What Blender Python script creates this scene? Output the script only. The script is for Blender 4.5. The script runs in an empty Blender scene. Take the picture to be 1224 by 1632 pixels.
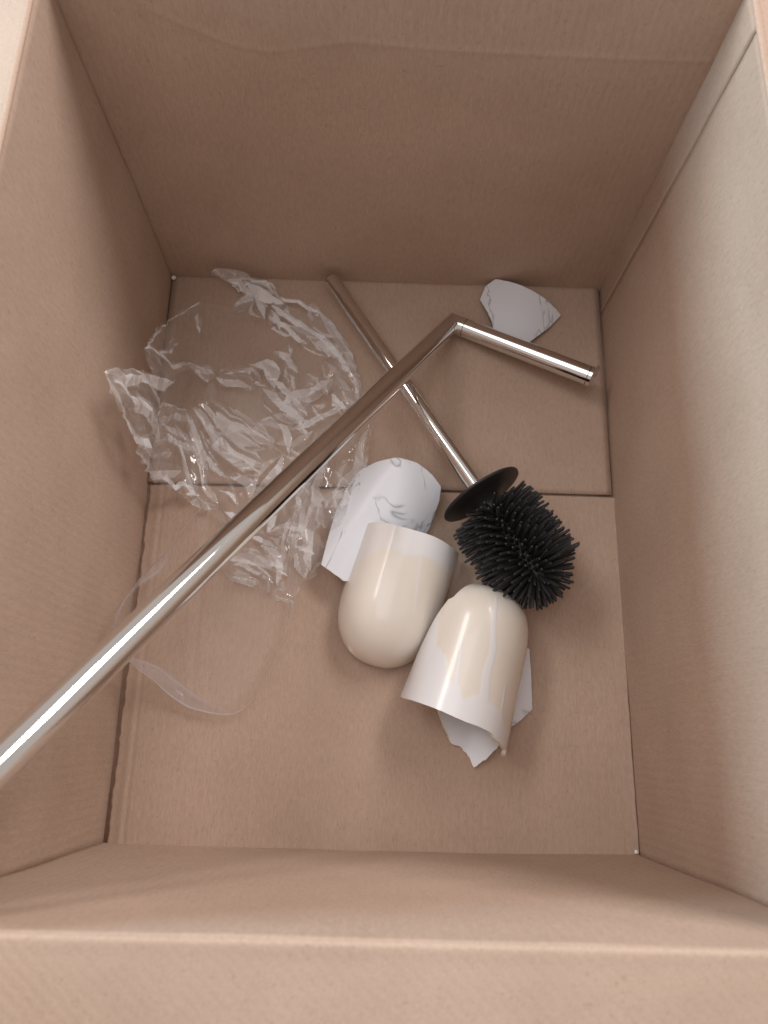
import bpy, bmesh, math, random
import numpy as np
from mathutils import Vector, Matrix
from mathutils.geometry import delaunay_2d_cdt

sc = bpy.context.scene
col = sc.collection
random.seed(7)

# ---------------------------------------------------------------- camera
cam_d = bpy.data.cameras.new('camera')
cam = bpy.data.objects.new('camera', cam_d)
col.objects.link(cam)
cam_d.sensor_fit = 'VERTICAL'
cam_d.sensor_height = 36.0
cam_d.lens = 27.185
cam_d.clip_start = 0.01
cam_d.clip_end = 100
cam.matrix_world = Matrix(((0.999558, -0.028194, -0.009389, -0.003063),
                           (0.024077, 0.953572, -0.300202, -0.186231),
                           (0.017417, 0.299844, 0.953829, 0.655576),
                           (0, 0, 0, 1)))
cam_d.dof.use_dof = True
cam_d.dof.focus_distance = 0.63
cam_d.dof.aperture_fstop = 9.0
sc.camera = cam

# ---------------------------------------------------------------- light
world = bpy.data.worlds.new('World')
sc.world = world
world.use_nodes = True
bg = world.node_tree.nodes['Background']
bg.inputs[0].default_value = (1.0, 0.89, 0.82, 1)
bg.inputs[1].default_value = 0.52


def area(name, loc, target, sx, sy, power, color):
    d = bpy.data.lights.new(name, 'AREA')
    d.shape = 'RECTANGLE'
    d.size, d.size_y, d.energy, d.color = sx, sy, power, color
    o = bpy.data.objects.new(name, d)
    col.objects.link(o)
    o.location = loc
    z = (Vector(loc) - Vector(target)).normalized()
    x = Vector((0, 1, 0))
    x = (x - z * x.dot(z)).normalized()
    y = z.cross(x)
    o.matrix_world = Matrix(((x.x, y.x, z.x, loc[0]), (x.y, y.y, z.y, loc[1]), (x.z, y.z, z.z, loc[2]), (0, 0, 0, 1)))
    return o


area('window_light_left', (-2.0, 0.42, 0.76), (0.21, 0.0, 0.25), 1.0, 0.42, 42, (0.60, 0.86, 1.0))
area('ceiling_light', (-1.28, 1.10, 2.0), (0, 0, 0), 1.3, 0.40, 20, (1.0, 0.95, 0.92))
area('window_light_right', (1.25, 1.35, 1.75), (-0.1, -0.1, 0.1), 1.05, 0.85, 42, (1.0, 0.95, 0.94))
area('ceiling_bounce', (-0.55, 0.0, 2.5), (0, 0.0, 0), 1.7, 1.3, 11, (0.96, 0.97, 1.0))

sc.view_settings.view_transform = 'Standard'
sc.view_settings.look = 'None'
sc.view_settings.gamma = 1.0
sc.view_settings.use_curve_mapping = False
sc.view_settings.exposure = 0.0
sc.render.engine = 'CYCLES'
sc.cycles.use_denoising = True
sc.cycles.max_bounces = 8
sc.cycles.transparent_max_bounces = 24

# ---------------------------------------------------------------- materials


def new_mat(name):
    m = bpy.data.materials.new(name)
    m.use_nodes = True
    nt = m.node_tree
    return m, nt, nt.nodes['Principled BSDF']


def node(nt, typ, **kw):
    n = nt.nodes.new(typ)
    for k, v in kw.items():
        if k.startswith('i_'):
            n.inputs[k[2:].replace('_', ' ')].default_value = v
        else:
            setattr(n, k, v)
    return n


def ramp(nt, src, stops):
    r = nt.nodes.new('ShaderNodeValToRGB')
    el = r.color_ramp.elements
    while len(el) < len(stops):
        el.new(0.5)
    for e, (p, c) in zip(el, stops):
        e.position = p
        e.color = (c[0], c[1], c[2], 1) if len(c) == 3 else c
    nt.links.new(src, r.inputs[0])
    return r


def cardboard(name, flute):
    """kraft board: mottled brown paper, faint flute ribs running along `flute` (0 x, 1 y, 2 z)"""
    m, nt, p = new_mat(name)
    L = nt.links
    tc = node(nt, 'ShaderNodeTexCoord')
    big = node(nt, 'ShaderNodeTexNoise', i_Scale=9.0, i_Detail=4.0, i_Roughness=0.6)
    L.new(tc.outputs['Object'], big.inputs['Vector'])
    r1 = ramp(nt, big.outputs['Fac'], [(0.3, (0.455, 0.330, 0.255)), (0.7, (0.515, 0.380, 0.300))])
    mp = node(nt, 'ShaderNodeMapping')
    sc_ = [900.0, 900.0, 900.0]
    sc_[flute] = 160.0
    mp.inputs['Scale'].default_value = sc_
    L.new(tc.outputs['Object'], mp.inputs['Vector'])
    fib = node(nt, 'ShaderNodeTexNoise', i_Scale=1.0, i_Detail=3.0, i_Roughness=0.7)
    L.new(mp.outputs[0], fib.inputs['Vector'])
    r2 = ramp(nt, fib.outputs['Fac'], [(0.25, (0.86, 0.85, 0.84)), (0.75, (1.08, 1.08, 1.08))])
    mul = node(nt, 'ShaderNodeMix', data_type='RGBA', blend_type='MULTIPLY')
    mul.inputs[0].default_value = 1.0
    L.new(r1.outputs[0], mul.inputs[6])
    L.new(r2.outputs[0], mul.inputs[7])
    spk = node(nt, 'ShaderNodeTexNoise', i_Scale=420.0, i_Detail=2.0)
    L.new(tc.outputs['Object'], spk.inputs['Vector'])
    r3 = ramp(nt, spk.outputs['Fac'], [(0.27, (0.72, 0.68, 0.64)), (0.36, (1, 1, 1))])
    mul2 = node(nt, 'ShaderNodeMix', data_type='RGBA', blend_type='MULTIPLY')
    mul2.inputs[0].default_value = 0.55
    L.new(mul.outputs[2], mul2.inputs[6])
    L.new(r3.outputs[0], mul2.inputs[7])
    L.new(mul2.outputs[2], p.inputs['Base Color'])
    p.inputs['Roughness'].default_value = 0.82
    p.inputs['Specular IOR Level'].default_value = 0.25
    # flute ribs: bands across one of the two other axes
    mp2 = node(nt, 'ShaderNodeMapping')
    s2 = [1.0, 1.0, 1.0]
    s2[flute] = 0.02
    mp2.inputs['Scale'].default_value = s2
    L.new(tc.outputs['Object'], mp2.inputs['Vector'])
    axis = {0: 'Y', 1: 'X', 2: 'DIAGONAL'}[flute]
    pitch = 100.0 if flute == 2 else 50.0
    wv = node(nt, 'ShaderNodeTexWave', wave_type='BANDS', bands_direction=axis, i_Scale=pitch, i_Distortion=0.8, i_Detail=1.0)
    L.new(mp2.outputs[0], wv.inputs['Vector'])
    b1 = node(nt, 'ShaderNodeBump', i_Strength=0.14, i_Distance=0.0006)
    L.new(wv.outputs['Fac'], b1.inputs['Height'])
    wob = node(nt, 'ShaderNodeTexNoise', i_Scale=14.0, i_Detail=3.0)
    L.new(tc.outputs['Object'], wob.inputs['Vector'])
    b2 = node(nt, 'ShaderNodeBump', i_Strength=0.5, i_Distance=0.003)
    L.new(wob.outputs['Fac'], b2.inputs['Height'])
    L.new(b1.outputs[0], b2.inputs['Normal'])
    b3 = node(nt, 'ShaderNodeBump', i_Strength=0.25, i_Distance=0.0002)
    L.new(fib.outputs['Fac'], b3.inputs['Height'])
    L.new(b2.outputs[0], b3.inputs['Normal'])
    L.new(b3.outputs[0], p.inputs['Normal'])
    return m


M_WALL = cardboard('cardboard_upright', 2)
M_FLOOR = cardboard('cardboard_base', 1)


def plain(name, color, rough, metal=0.0, spec=0.5, coat=0.0):
    m, nt, p = new_mat(name)
    p.inputs['Base Color'].default_value = (*color, 1)
    p.inputs['Roughness'].default_value = rough
    p.inputs['Metallic'].default_value = metal
    p.inputs['Specular IOR Level'].default_value = spec
    p.inputs['Coat Weight'].default_value = coat
    p.inputs['Coat Roughness'].default_value = 0.05
    return m


def chrome(name):
    m, nt, p = new_mat(name)
    p.inputs['Base Color'].default_value = (0.80, 0.80, 0.80, 1)
    p.inputs['Metallic'].default_value = 1.0
    tc = node(nt, 'ShaderNodeTexCoord')
    n = node(nt, 'ShaderNodeTexNoise', i_Scale=60.0, i_Detail=4.0)
    nt.links.new(tc.outputs['Object'], n.inputs['Vector'])
    r = ramp(nt, n.outputs['Fac'], [(0.3, (0.03,) * 3), (0.75, (0.075,) * 3)])
    nt.links.new(r.outputs[0], p.inputs['Roughness'])
    b = node(nt, 'ShaderNodeBump', i_Strength=0.06, i_Distance=0.0006)
    nt.links.new(n.outputs['Fac'], b.inputs['Height'])
    nt.links.new(b.outputs[0], p.inputs['Normal'])
    return m


M_CHROME = chrome('polished_steel')
M_GROOVE = plain('dark_groove', (0.03, 0.028, 0.026), 0.6)
M_BLACK = plain('black_plastic', (0.024, 0.023, 0.023), 0.42, spec=0.4)
M_BRISTLE = plain('black_bristle', (0.033, 0.032, 0.034), 0.55, spec=0.4)


def glazed(name):
    """cream body with white glaze; the glaze mask is the vertex attribute 'glaze'"""
    m, nt, p = new_mat(name)
    a = node(nt, 'ShaderNodeAttribute', attribute_name='glaze')
    tc = node(nt, 'ShaderNodeTexCoord')
    n = node(nt, 'ShaderNodeTexNoise', i_Scale=30.0, i_Detail=3.0)
    nt.links.new(tc.outputs['Object'], n.inputs['Vector'])
    c = ramp(nt, n.outputs['Fac'], [(0.3, (0.790, 0.738, 0.660)), (0.7, (0.820, 0.772, 0.700))])
    mx = node(nt, 'ShaderNodeMix', data_type='RGBA')
    nt.links.new(a.outputs['Fac'], mx.inputs[0])
    nt.links.new(c.outputs[0], mx.inputs[6])
    mx.inputs[7].default_value = (0.80, 0.81, 0.84, 1)
    nt.links.new(mx.outputs[2], p.inputs['Base Color'])
    p.inputs['Roughness'].default_value = 0.38
    p.inputs['Coat Weight'].default_value = 0.65
    p.inputs['Coat Roughness'].default_value = 0.15
    b = node(nt, 'ShaderNodeBump', i_Strength=0.12, i_Distance=0.0012)
    nt.links.new(n.outputs['Fac'], b.inputs['Height'])
    b2 = node(nt, 'ShaderNodeBump', i_Strength=0.5, i_Distance=0.0005)
    nt.links.new(a.outputs['Fac'], b2.inputs['Height'])
    nt.links.new(b.outputs[0], b2.inputs['Normal'])
    nt.links.new(b2.outputs[0], p.inputs['Normal'])
    return m


def marble(name):
    m, nt, p = new_mat(name)
    L = nt.links
    tc = node(nt, 'ShaderNodeTexCoord')
    mp = node(nt, 'ShaderNodeMapping')
    mp.inputs['Rotation'].default_value = (0, 0, 0.9)
    mp.inputs['Scale'].default_value = (1.0, 0.45, 1.0)
    L.new(tc.outputs['Object'], mp.inputs['Vector'])
    w = node(nt, 'ShaderNodeTexNoise', i_Scale=16.0, i_Detail=4.0, i_Roughness=0.6, i_Distortion=0.9)
    L.new(mp.outputs[0], w.inputs['Vector'])
    sub = node(nt, 'ShaderNodeMath', operation='SUBTRACT')
    sub.inputs[1].default_value = 0.5
    L.new(w.outputs['Fac'], sub.inputs[0])
    ab = node(nt, 'ShaderNodeMath', operation='ABSOLUTE')
    L.new(sub.outputs[0], ab.inputs[0])
    vein = ramp(nt, ab.outputs[0], [(0.0, (0.9, 0.9, 0.9)), (0.006, (0.35, 0.35, 0.35)), (0.018, (0, 0, 0))])
    br = node(nt, 'ShaderNodeTexNoise', i_Scale=32.0, i_Detail=2.0)
    L.new(tc.outputs['Object'], br.inputs['Vector'])
    brr = ramp(nt, br.outputs['Fac'], [(0.42, (0, 0, 0)), (0.52, (1, 1, 1))])
    mul = node(nt, 'ShaderNodeMath', operation='MULTIPLY')
    L.new(vein.outputs[0], mul.inputs[0])
    L.new(brr.outputs[0], mul.inputs[1])
    mx = node(nt, 'ShaderNodeMix', data_type='RGBA')
    L.new(mul.outputs[0], mx.inputs[0])
    mx.inputs[6].default_value = (0.775, 0.805, 0.865, 1)
    mx.inputs[7].default_value = (0.30, 0.30, 0.33, 1)
    L.new(mx.outputs[2], p.inputs['Base Color'])
    p.inputs['Roughness'].default_value = 0.42
    p.inputs['Coat Weight'].default_value = 0.12
    p.inputs['Coat Roughness'].default_value = 0.2
    return m


M_CUP = glazed('cream_glazed_ceramic')
M_MARBLE = marble('white_marbled_glaze')
M_BREAK = plain('broken_ceramic_edge', (0.74, 0.68, 0.60), 0.75)
M_INNER = plain('white_glaze_inside', (0.76, 0.78, 0.82), 0.25, coat=0.3)


def film(name, haze_sheen, mirror, milk_sheen=(0.93, 0.94, 0.96, 1), ripple=0.10):
    """thin clear film: a see-through sheet whose two faces mirror by Fresnel, creases a little milky, reflections painted in as white"""
    m = bpy.data.materials.new(name)
    m.use_nodes = True
    nt = m.node_tree
    nt.nodes.clear()
    L = nt.links
    out = node(nt, 'ShaderNodeOutputMaterial')
    tr = node(nt, 'ShaderNodeBsdfTransparent')
    tr.inputs[0].default_value = (1, 1, 1, 1)
    gl = node(nt, 'ShaderNodeBsdfGlossy', i_Roughness=0.10)
    gl.inputs[0].default_value = (1, 1, 1, 1)
    # Schlick reflectance, the same from either side of the sheet
    lw = node(nt, 'ShaderNodeLayerWeight', i_Blend=0.5)
    pw = node(nt, 'ShaderNodeMath', operation='POWER')
    pw.inputs[1].default_value = 5.0
    L.new(lw.outputs['Facing'], pw.inputs[0])
    fr = node(nt, 'ShaderNodeMath', operation='MULTIPLY_ADD')
    fr.inputs[1].default_value = 0.96
    fr.inputs[2].default_value = 0.04
    L.new(pw.outputs[0], fr.inputs[0])
    # two faces of the film
    k = node(nt, 'ShaderNodeMath', operation='MULTIPLY')
    k.inputs[1].default_value = mirror
    k.use_clamp = True
    geo = node(nt, 'ShaderNodeNewGeometry')
    tc = node(nt, 'ShaderNodeTexCoord')
    nz = node(nt, 'ShaderNodeTexNoise', i_Scale=160.0, i_Detail=3.0)
    L.new(tc.outputs['Object'], nz.inputs['Vector'])
    b = node(nt, 'ShaderNodeBump', i_Strength=ripple, i_Distance=0.0008)
    L.new(nz.outputs['Fac'], b.inputs['Height'])
    L.new(b.outputs[0], gl.inputs['Normal'])
    L.new(fr.outputs[0], k.inputs[0])
    m1 = node(nt, 'ShaderNodeMixShader')
    L.new(k.outputs[0], m1.inputs[0])
    L.new(tr.outputs[0], m1.inputs[1])
    L.new(gl.outputs[0], m1.inputs[2])
    d1 = node(nt, 'ShaderNodeBsdfDiffuse')
    d1.inputs[0].default_value = milk_sheen
    d2 = node(nt, 'ShaderNodeBsdfTranslucent')
    d2.inputs[0].default_value = milk_sheen
    df = node(nt, 'ShaderNodeMixShader')
    df.inputs[0].default_value = 0.30
    L.new(d1.outputs[0], df.inputs[1])
    L.new(d2.outputs[0], df.inputs[2])
    at = node(nt, 'ShaderNodeAttribute', attribute_name='crease')  # mask of the painted white sheen, besides the creases' own milkiness
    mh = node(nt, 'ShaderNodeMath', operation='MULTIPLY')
    mh.inputs[1].default_value = haze_sheen
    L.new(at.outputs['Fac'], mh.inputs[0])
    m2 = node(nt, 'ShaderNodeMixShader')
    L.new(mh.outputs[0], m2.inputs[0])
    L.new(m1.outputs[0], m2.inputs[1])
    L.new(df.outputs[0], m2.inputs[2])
    L.new(m2.outputs[0], out.inputs['Surface'])
    return m


M_FILM = film('clear_crumpled_film', 0.95, 1.7)
M_FILM2 = film('clear_smooth_film', 0.66, 0.25, (0.62, 0.595, 0.61, 1), 0.0)

# ---------------------------------------------------------------- helpers


def link(name, me, mats, parent=None, smooth=True):
    for m in (mats if isinstance(mats, (list, tuple)) else [mats]):
        me.materials.append(m)
    if smooth:
        me.polygons.foreach_set('use_smooth', [True] * len(me.polygons))
    o = bpy.data.objects.new(name, me)
    col.objects.link(o)
    if parent:
        o.parent = parent
    return o


def mesh(name, v, f):
    me = bpy.data.meshes.new(name)
    me.from_pydata([tuple(p) for p in v], [], [tuple(int(i) for i in q) for q in f])
    me.update()
    return me


def tag(o, label, cat, group=None):
    o['label'] = label
    o['category'] = cat
    if group:
        o['group'] = group
    return o


def empty(name, loc):
    o = bpy.data.objects.new(name, None)
    o.empty_display_size = 0.02
    col.objects.link(o)
    o.location = loc
    bpy.context.view_layer.update()
    return o


def attach(o, parent):
    """parent a mesh built in world space to an Empty that stands elsewhere"""
    o.parent = parent
    o.matrix_parent_inverse = Matrix.Translation(parent.location).inverted()
    return o


def finish(o, thick=None, offset=-1, bevel=None):
    if thick:
        s = o.modifiers.new('board', 'SOLIDIFY')
        s.thickness, s.offset = thick, offset
    if bevel:
        b = o.modifiers.new('edge', 'BEVEL')
        b.width, b.segments, b.limit_method = bevel, 2, 'ANGLE'
    return o


def lathe(name, prof, A, axis, n=48):
    """prof: list of (s, r) along axis from A"""
    axis = Vector(axis).normalized()
    e1 = axis.orthogonal().normalized()
    e2 = axis.cross(e1)
    A = Vector(A)
    v, f = [], []
    for s, r in prof:
        for k in range(n):
            t = 2 * math.pi * k / n
            v.append(A + axis * s + (e1 * math.cos(t) + e2 * math.sin(t)) * r)
    for i in range(len(prof) - 1):
        for k in range(n):
            k2 = (k + 1) % n
            f.append((i * n + k, i * n + k2, (i + 1) * n + k2, (i + 1) * n + k))
    f.append(tuple(range(n - 1, -1, -1)))
    f.append(tuple(range((len(prof) - 1) * n, len(prof) * n)))
    return mesh(name, v, f)


def flat_caps(me, ang=0.6):
    """smooth sides with crisp edges"""
    bm = bmesh.new()
    bm.from_mesh(me)
    bmesh.ops.recalc_face_normals(bm, faces=bm.faces)
    for e in bm.edges:
        if len(e.link_faces) == 2 and e.calc_face_angle(0) > ang:
            e.smooth = False
    bm.to_mesh(me)
    bm.free()
    return me


# ---------------------------------------------------------------- the surface the box stands on
gm, gnt, gp = new_mat('room_floor')
gtc = node(gnt, 'ShaderNodeTexCoord')
gn = node(gnt, 'ShaderNodeTexNoise', i_Scale=6.0, i_Detail=5.0)
gnt.links.new(gtc.outputs['Object'], gn.inputs['Vector'])
gr = ramp(gnt, gn.outputs['Fac'], [(0.3, (0.34, 0.32, 0.30)), (0.7, (0.40, 0.38, 0.355))])
gnt.links.new(gr.outputs[0], gp.inputs['Base Color'])
gp.inputs['Roughness'].default_value = 0.5
g = link('floor', mesh('floor', [(-3, -3, -.016), (3, -3, -.016), (3, 3, -.016), (-3, 3, -.016)], [(0, 1, 2, 3)]), gm)
g['kind'] = 'structure'

# ---------------------------------------------------------------- cardboard box
HW, HL, H, T = 0.2105, 0.2565, 0.313, 0.0045
box = empty('cardboard_box', (0, 0, -0.012))
tag(box, 'open brown cardboard box seen from above, holding broken bathroom pieces', 'box')

rng = np.random.default_rng(5)


def vnoise(x, y, seed, scale):
    """smooth value noise on arrays"""
    r = np.random.default_rng(seed)
    tab = r.random((64, 64))
    x = x / scale + 100.0
    y = y / scale + 100.0
    xi, yi = np.floor(x).astype(int), np.floor(y).astype(int)
    fx, fy = x - xi, y - yi
    fx, fy = fx * fx * (3 - 2 * fx), fy * fy * (3 - 2 * fy)
    a, b = tab[xi % 64, yi % 64], tab[(xi + 1) % 64, yi % 64]
    c, d = tab[xi % 64, (yi + 1) % 64], tab[(xi + 1) % 64, (yi + 1) % 64]
    return (a * (1 - fx) + b * fx) * (1 - fy) + (c * (1 - fx) + d * fx) * fy - 0.5


def panel(name, O, U, V, lu, lv, nu, nv, mat, disp=None, thick=T, us=None, vs=None, edge=None):
    """board spanned by unit vectors U, V from O; its face looks along U x V, thickness goes behind"""
    O, U, V = np.array(O, float), np.array(U, float), np.array(V, float)
    N = np.cross(U, V)
    us = np.linspace(0, lu, nu + 1) if us is None else us
    vs = np.linspace(0, lv, nv + 1) if vs is None else vs
    uu, vv = np.meshgrid(us, vs, indexing='ij')
    if edge is not None:
        uu, vv = edge(uu, vv)
    h = disp(uu, vv) if disp is not None else 0 * uu
    P = O + uu[..., None] * U + vv[..., None] * V + h[..., None] * N
    n1, n2 = uu.shape
    idx = np.arange(n1 * n2).reshape(n1, n2)
    F = np.stack([idx[:-1, :-1], idx[1:, :-1], idx[1:, 1:], idx[:-1, 1:]], -1).reshape(-1, 4)
    o = link(name, mesh(name, P.reshape(-1, 3), F), mat)
    finish(o, thick, -1)
    return attach(o, box)


def polydist(px, py, poly, closed=False):
    """distance of arrays to a polyline"""
    best = np.full(px.shape, 1e9)
    n = len(poly)
    for i in range(n if closed else n - 1):
        ax, ay = poly[i]
        bx, by = poly[(i + 1) % n]
        dx, dy = bx - ax, by - ay
        t = np.clip(((px - ax) * dx + (py - ay) * dy) / (dx * dx + dy * dy + 1e-12), 0, 1)
        best = np.minimum(best, np.hypot(px - ax - t * dx, py - ay - t * dy))
    return best


def warp(seed, amp=0.0022, scale=0.13):
    return lambda u, v: amp * (vnoise(u, v, seed, scale) + 0.4 * vnoise(u, v, seed + 50, scale * .35))


# rear wall with a long shallow crease under its top edge
crease = [(a + .003, b + .014) for a, b in [(0.02, 0.312), (0.06, 0.283), (0.105, 0.262), (0.128, 0.258), (0.18, 0.268), (0.24, 0.264), (0.33, 0.262), (0.42, 0.262)]]


def rear_disp(u, v):
    d = polydist(u, v, crease)
    return warp(3)(u, v) + 0.0004 * np.exp(-(d / 0.0020) ** 2) + 0.0006 * np.clip(1 - d / 0.05, 0, 1) * (v > 0.2)


panel('end_wall', (-HW - .003, HL, -.014), (1, 0, 0), (0, 0, 1), 2 * HW + .006, H + .014, 200, 190, M_WALL, rear_disp)
panel('end_wall', (HW + .003, -HL, -.014), (-1, 0, 0), (0, 0, 1), 2 * HW + .006, H + .014, 60, 50, M_WALL, warp(11))
panel('side_wall', (-HW, -HL - .0035, -.014), (0, 1, 0), (0, 0, 1), 2 * HL + .007, H + .014, 70, 50, M_WALL, warp(21, .003))
# right wall: the glued joint leaves a thin slit beside the rear corner, the board behind it shows dark
TABW = 0.0275


def slit(v):
    return TABW + 0.010 * np.clip((v - .014) / H, 0, 1) + 0.0005 * vnoise(v, v * 0 + 3, 8, .03)


def slit_half(v):
    return 0.0005 + 0.0011 * np.clip((v - .014) / H, 0, 1) ** 2


W31 = warp(31, .0016)
panel('glue_tab', (HW, HL + .0035, -.014), (0, -1, 0), (0, 0, 1), 1, H + .014, 8, 70, M_WALL, W31, thick=.003,
      us=np.linspace(0, 1, 9), edge=lambda u, v: (u * (slit(v) - slit_half(v)), v))
panel('side_wall', (HW, HL + .0035, -.014), (0, -1, 0), (0, 0, 1), 1, H + .014, 70, 70, M_WALL, W31, thick=.003,
      us=np.linspace(0, 1, 71), edge=lambda u, v: (slit(v) + slit_half(v) + u * (2 * HL + .007 - slit(v) - slit_half(v)), v))
panel('outer_board', (HW + .0046, HL + .0035, -.014), (0, -1, 0), (0, 0, 1), 0.09, H + .012, 4, 4, M_WALL, thick=.002)

# bottom: two outer flaps underneath, two inner flaps on top meeting at a seam
SEAM = 0.0417


def under(name, x0, x1):
    return panel(name, (x0, -HL - .002, -0.0056), (1, 0, 0), (0, 1, 0), x1 - x0, 2 * HL + .004, 6, 8, M_FLOOR)


under('bottom_flap', -HW - .002, -0.001)
under('bottom_flap', 0.001, HW + .002)


def front_edge(u, v):
    L0 = 2 * HW - 0.0062
    w = u / L0
    ragged = 0.0012 * vnoise(v, v * 0 + 1, 4, .012) + 0.0012 * vnoise(v, v * 0 + 1, 14, .004)
    left = np.clip(1 - w / 0.02, 0, 1)
    right = np.clip((w - 0.985) / 0.015, 0, 1)
    rr = 0.0007 * vnoise(v, v * 0 + 9, 24, .01) - 0.0030 * (v / (2 * HL)) * 0
    return u + left * ragged + right * rr, v


def front_disp(u, v):
    e = np.clip(1 - u / 0.012, 0, 1)
    return warp(41, .0020)(u, v) - 0.0022 * e * e * (3 - 2 * e) - 0.0006 * (np.abs(u - 0.013) < 0.001)


lv = SEAM + HL + 0.0004
us = np.concatenate([np.linspace(0, 0.02, 14), np.linspace(0.023, 2 * HW - .008, 70), np.linspace(2 * HW - .006, 2 * HW - .0038, 3)])
panel('bottom_flap', (-HW + 0.0038, -HL - 0.0022, 0), (1, 0, 0), (0, 1, 0), 2 * HW - .0062, lv, 0, 200, M_FLOOR, front_disp,
      us=us, edge=front_edge)
panel('bottom_flap', (-HW + 0.0016, SEAM + 0.0012, -0.0006), (1, 0, 0), (0, 1, 0), 2 * HW - .0040, HL - SEAM + .0010, 60, 40, M_FLOOR,
      warp(51, .0016))


def top_flap(ux, uy, out, L0, length, droop, seed):
    """flap folded outwards over the wall's top: rounded bead at the fold, then the board"""
    U = np.array((ux, uy, 0.0))
    Nn = np.array(out, float)
    start = -U * L0 / 2 + Nn * (HL if abs(out[1]) > .5 else HW)
    prof = []
    r = 0.0017
    for k in range(9):
        t = k / 8 * (math.pi / 2 + droop)
        prof.append((r - r * math.cos(t) - 0.0004 * math.sin(2 * t), H - 0.0002 + r * math.sin(t) + 0.0002 * math.sin(t)))
    dx, dz = math.cos(droop), -math.sin(droop)
    x0, z0 = prof[-1]
    for k, s in enumerate([0.002, 0.004, 0.006, 0.008, 0.012, 0.018] + list(np.linspace(0.03, length, 20))):
        dip = -0.00012 * math.exp(-((s - 0.005) / 0.003) ** 2)
        prof.append((x0 + dx * s + dip * -dz, z0 + dz * s + dip * dx))
    n = 70
    V, F = [], []
    for i, (d, z) in enumerate(prof):
        s = np.linspace(0.002, L0 - .002, n + 1)
        wz = 0.0022 * vnoise(s, s * 0 + d, seed, .09) * min(1, d / .02)
        for k in range(n + 1):
            q = start + U * s[k] + Nn * d
            V.append((q[0], q[1], z + wz[k]))
    for i in range(len(prof) - 1):
        for k in range(n):
            a = i * (n + 1) + k
            F.append((a, a + n + 1, a + n + 2, a + 1))
    me = mesh('top_flap', V, F)
    bm = bmesh.new()
    bm.from_mesh(me)
    up = sum(f.normal.z for f in bm.faces)
    if up < 0:
        bmesh.ops.reverse_faces(bm, faces=bm.faces)
    bm.to_mesh(me)
    bm.free()
    o = link('top_flap', me, M_WALL)
    finish(o, T, -1)
    return attach(o, box)


top_flap(1, 0, (0, -1, 0), 2 * HW, 0.20, 0.22, 61)
top_flap(1, 0, (0, 1, 0), 2 * HW, 0.20, 0.55, 62)
top_flap(0, 1, (-1, 0, 0), 2 * HL, 0.20, 0.45, 63)
top_flap(0, 1, (1, 0, 0), 2 * HL, 0.20, 0.30, 64)

# ---------------------------------------------------------------- toilet roll stand (pole + arm)
ELB = Vector((0.0635, 0.2056, 0.0120))
PU = Vector((-0.43362, -0.74312, 0.50965)).normalized()
AE = Vector((0.1886, 0.1440, 0.0295))
AU = (AE - ELB).normalized()
RT = 0.0089
stand = empty('toilet_roll_stand', ELB - Vector((0, 0, RT)))
tag(stand, 'long polished steel pole with bent roll arm leaning out of the box corner', 'roll stand')


def tube(name, A, B, r, cutA=None, n=64, rings=1, mat=None, parent=None, dent=0.0):
    A, B = Vector(A), Vector(B)
    ax = (B - A).normalized()
    e1 = ax.orthogonal().normalized()
    e2 = ax.cross(e1)
    v, f = [], []
    for i in range(rings + 1):
        c = A.lerp(B, i / rings)
        for k in range(n):
            t = 2 * math.pi * k / n
            q = c + (e1 * math.cos(t) + e2 * math.sin(t)) * r
            if i == 0 and cutA is not None:
                # slide along the axis onto the mitre plane through A
                q = q - ax * ((q - A).dot(cutA) / ax.dot(cutA))
            v.append(q)
    for i in range(rings):
        for k in range(n):
            k2 = (k + 1) % n
            f.append((i * n + k, i * n + k2, (i + 1) * n + k2, (i + 1) * n + k))
    f.append(tuple(range(n - 1, -1, -1)))
    f.append(tuple(range(rings * n, rings * n + n)))
    me = flat_caps(mesh(name, v, f))
    o = link(name, me, mat or M_CHROME)
    if parent:
        attach(o, parent)
    return o


mitre = (PU - AU).normalized()
POLE_END = ELB + PU * 0.70
tube('pole', ELB, POLE_END, RT, mitre, parent=stand, rings=40)
base_ring = ELB + AU * 0.0125
tube('elbow_joint', ELB, base_ring, RT, mitre, parent=stand)
tube('joint_groove', base_ring, base_ring + AU * 0.0006, RT * 0.95, mat=M_GROOVE, parent=stand)
arm = tube('roll_arm', base_ring + AU * 0.0006, AE - AU * 0.0046, RT, parent=stand)
tube('cap_groove', AE - AU * 0.0046, AE - AU * 0.0040, RT * 0.95, mat=M_GROOVE, parent=stand)
cap = flat_caps(lathe('end_cap', [(0, RT), (0.0032, RT), (0.0040, RT * .94)], AE - AU * 0.0040, AU, 64), .5)
attach(link('end_cap', cap, M_CHROME), stand)
side = Vector((-AU.y, AU.x, 0)).normalized()
lip = flat_caps(lathe('stop_lip', [(0, .0052), (0.0012, .0056), (0.0022, .0050)], AE + side * RT * .72 - AU * .0002, AU, 32), .5)
attach(link('stop_lip', lip, M_CHROME), stand)
sleeve = flat_caps(lathe('thread_end', [(0, .0062), (0.010, .0062), (0.0108, .0056)], POLE_END, PU, 40), .5)
attach(link('thread_end', sleeve, M_CHROME), stand)

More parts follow.
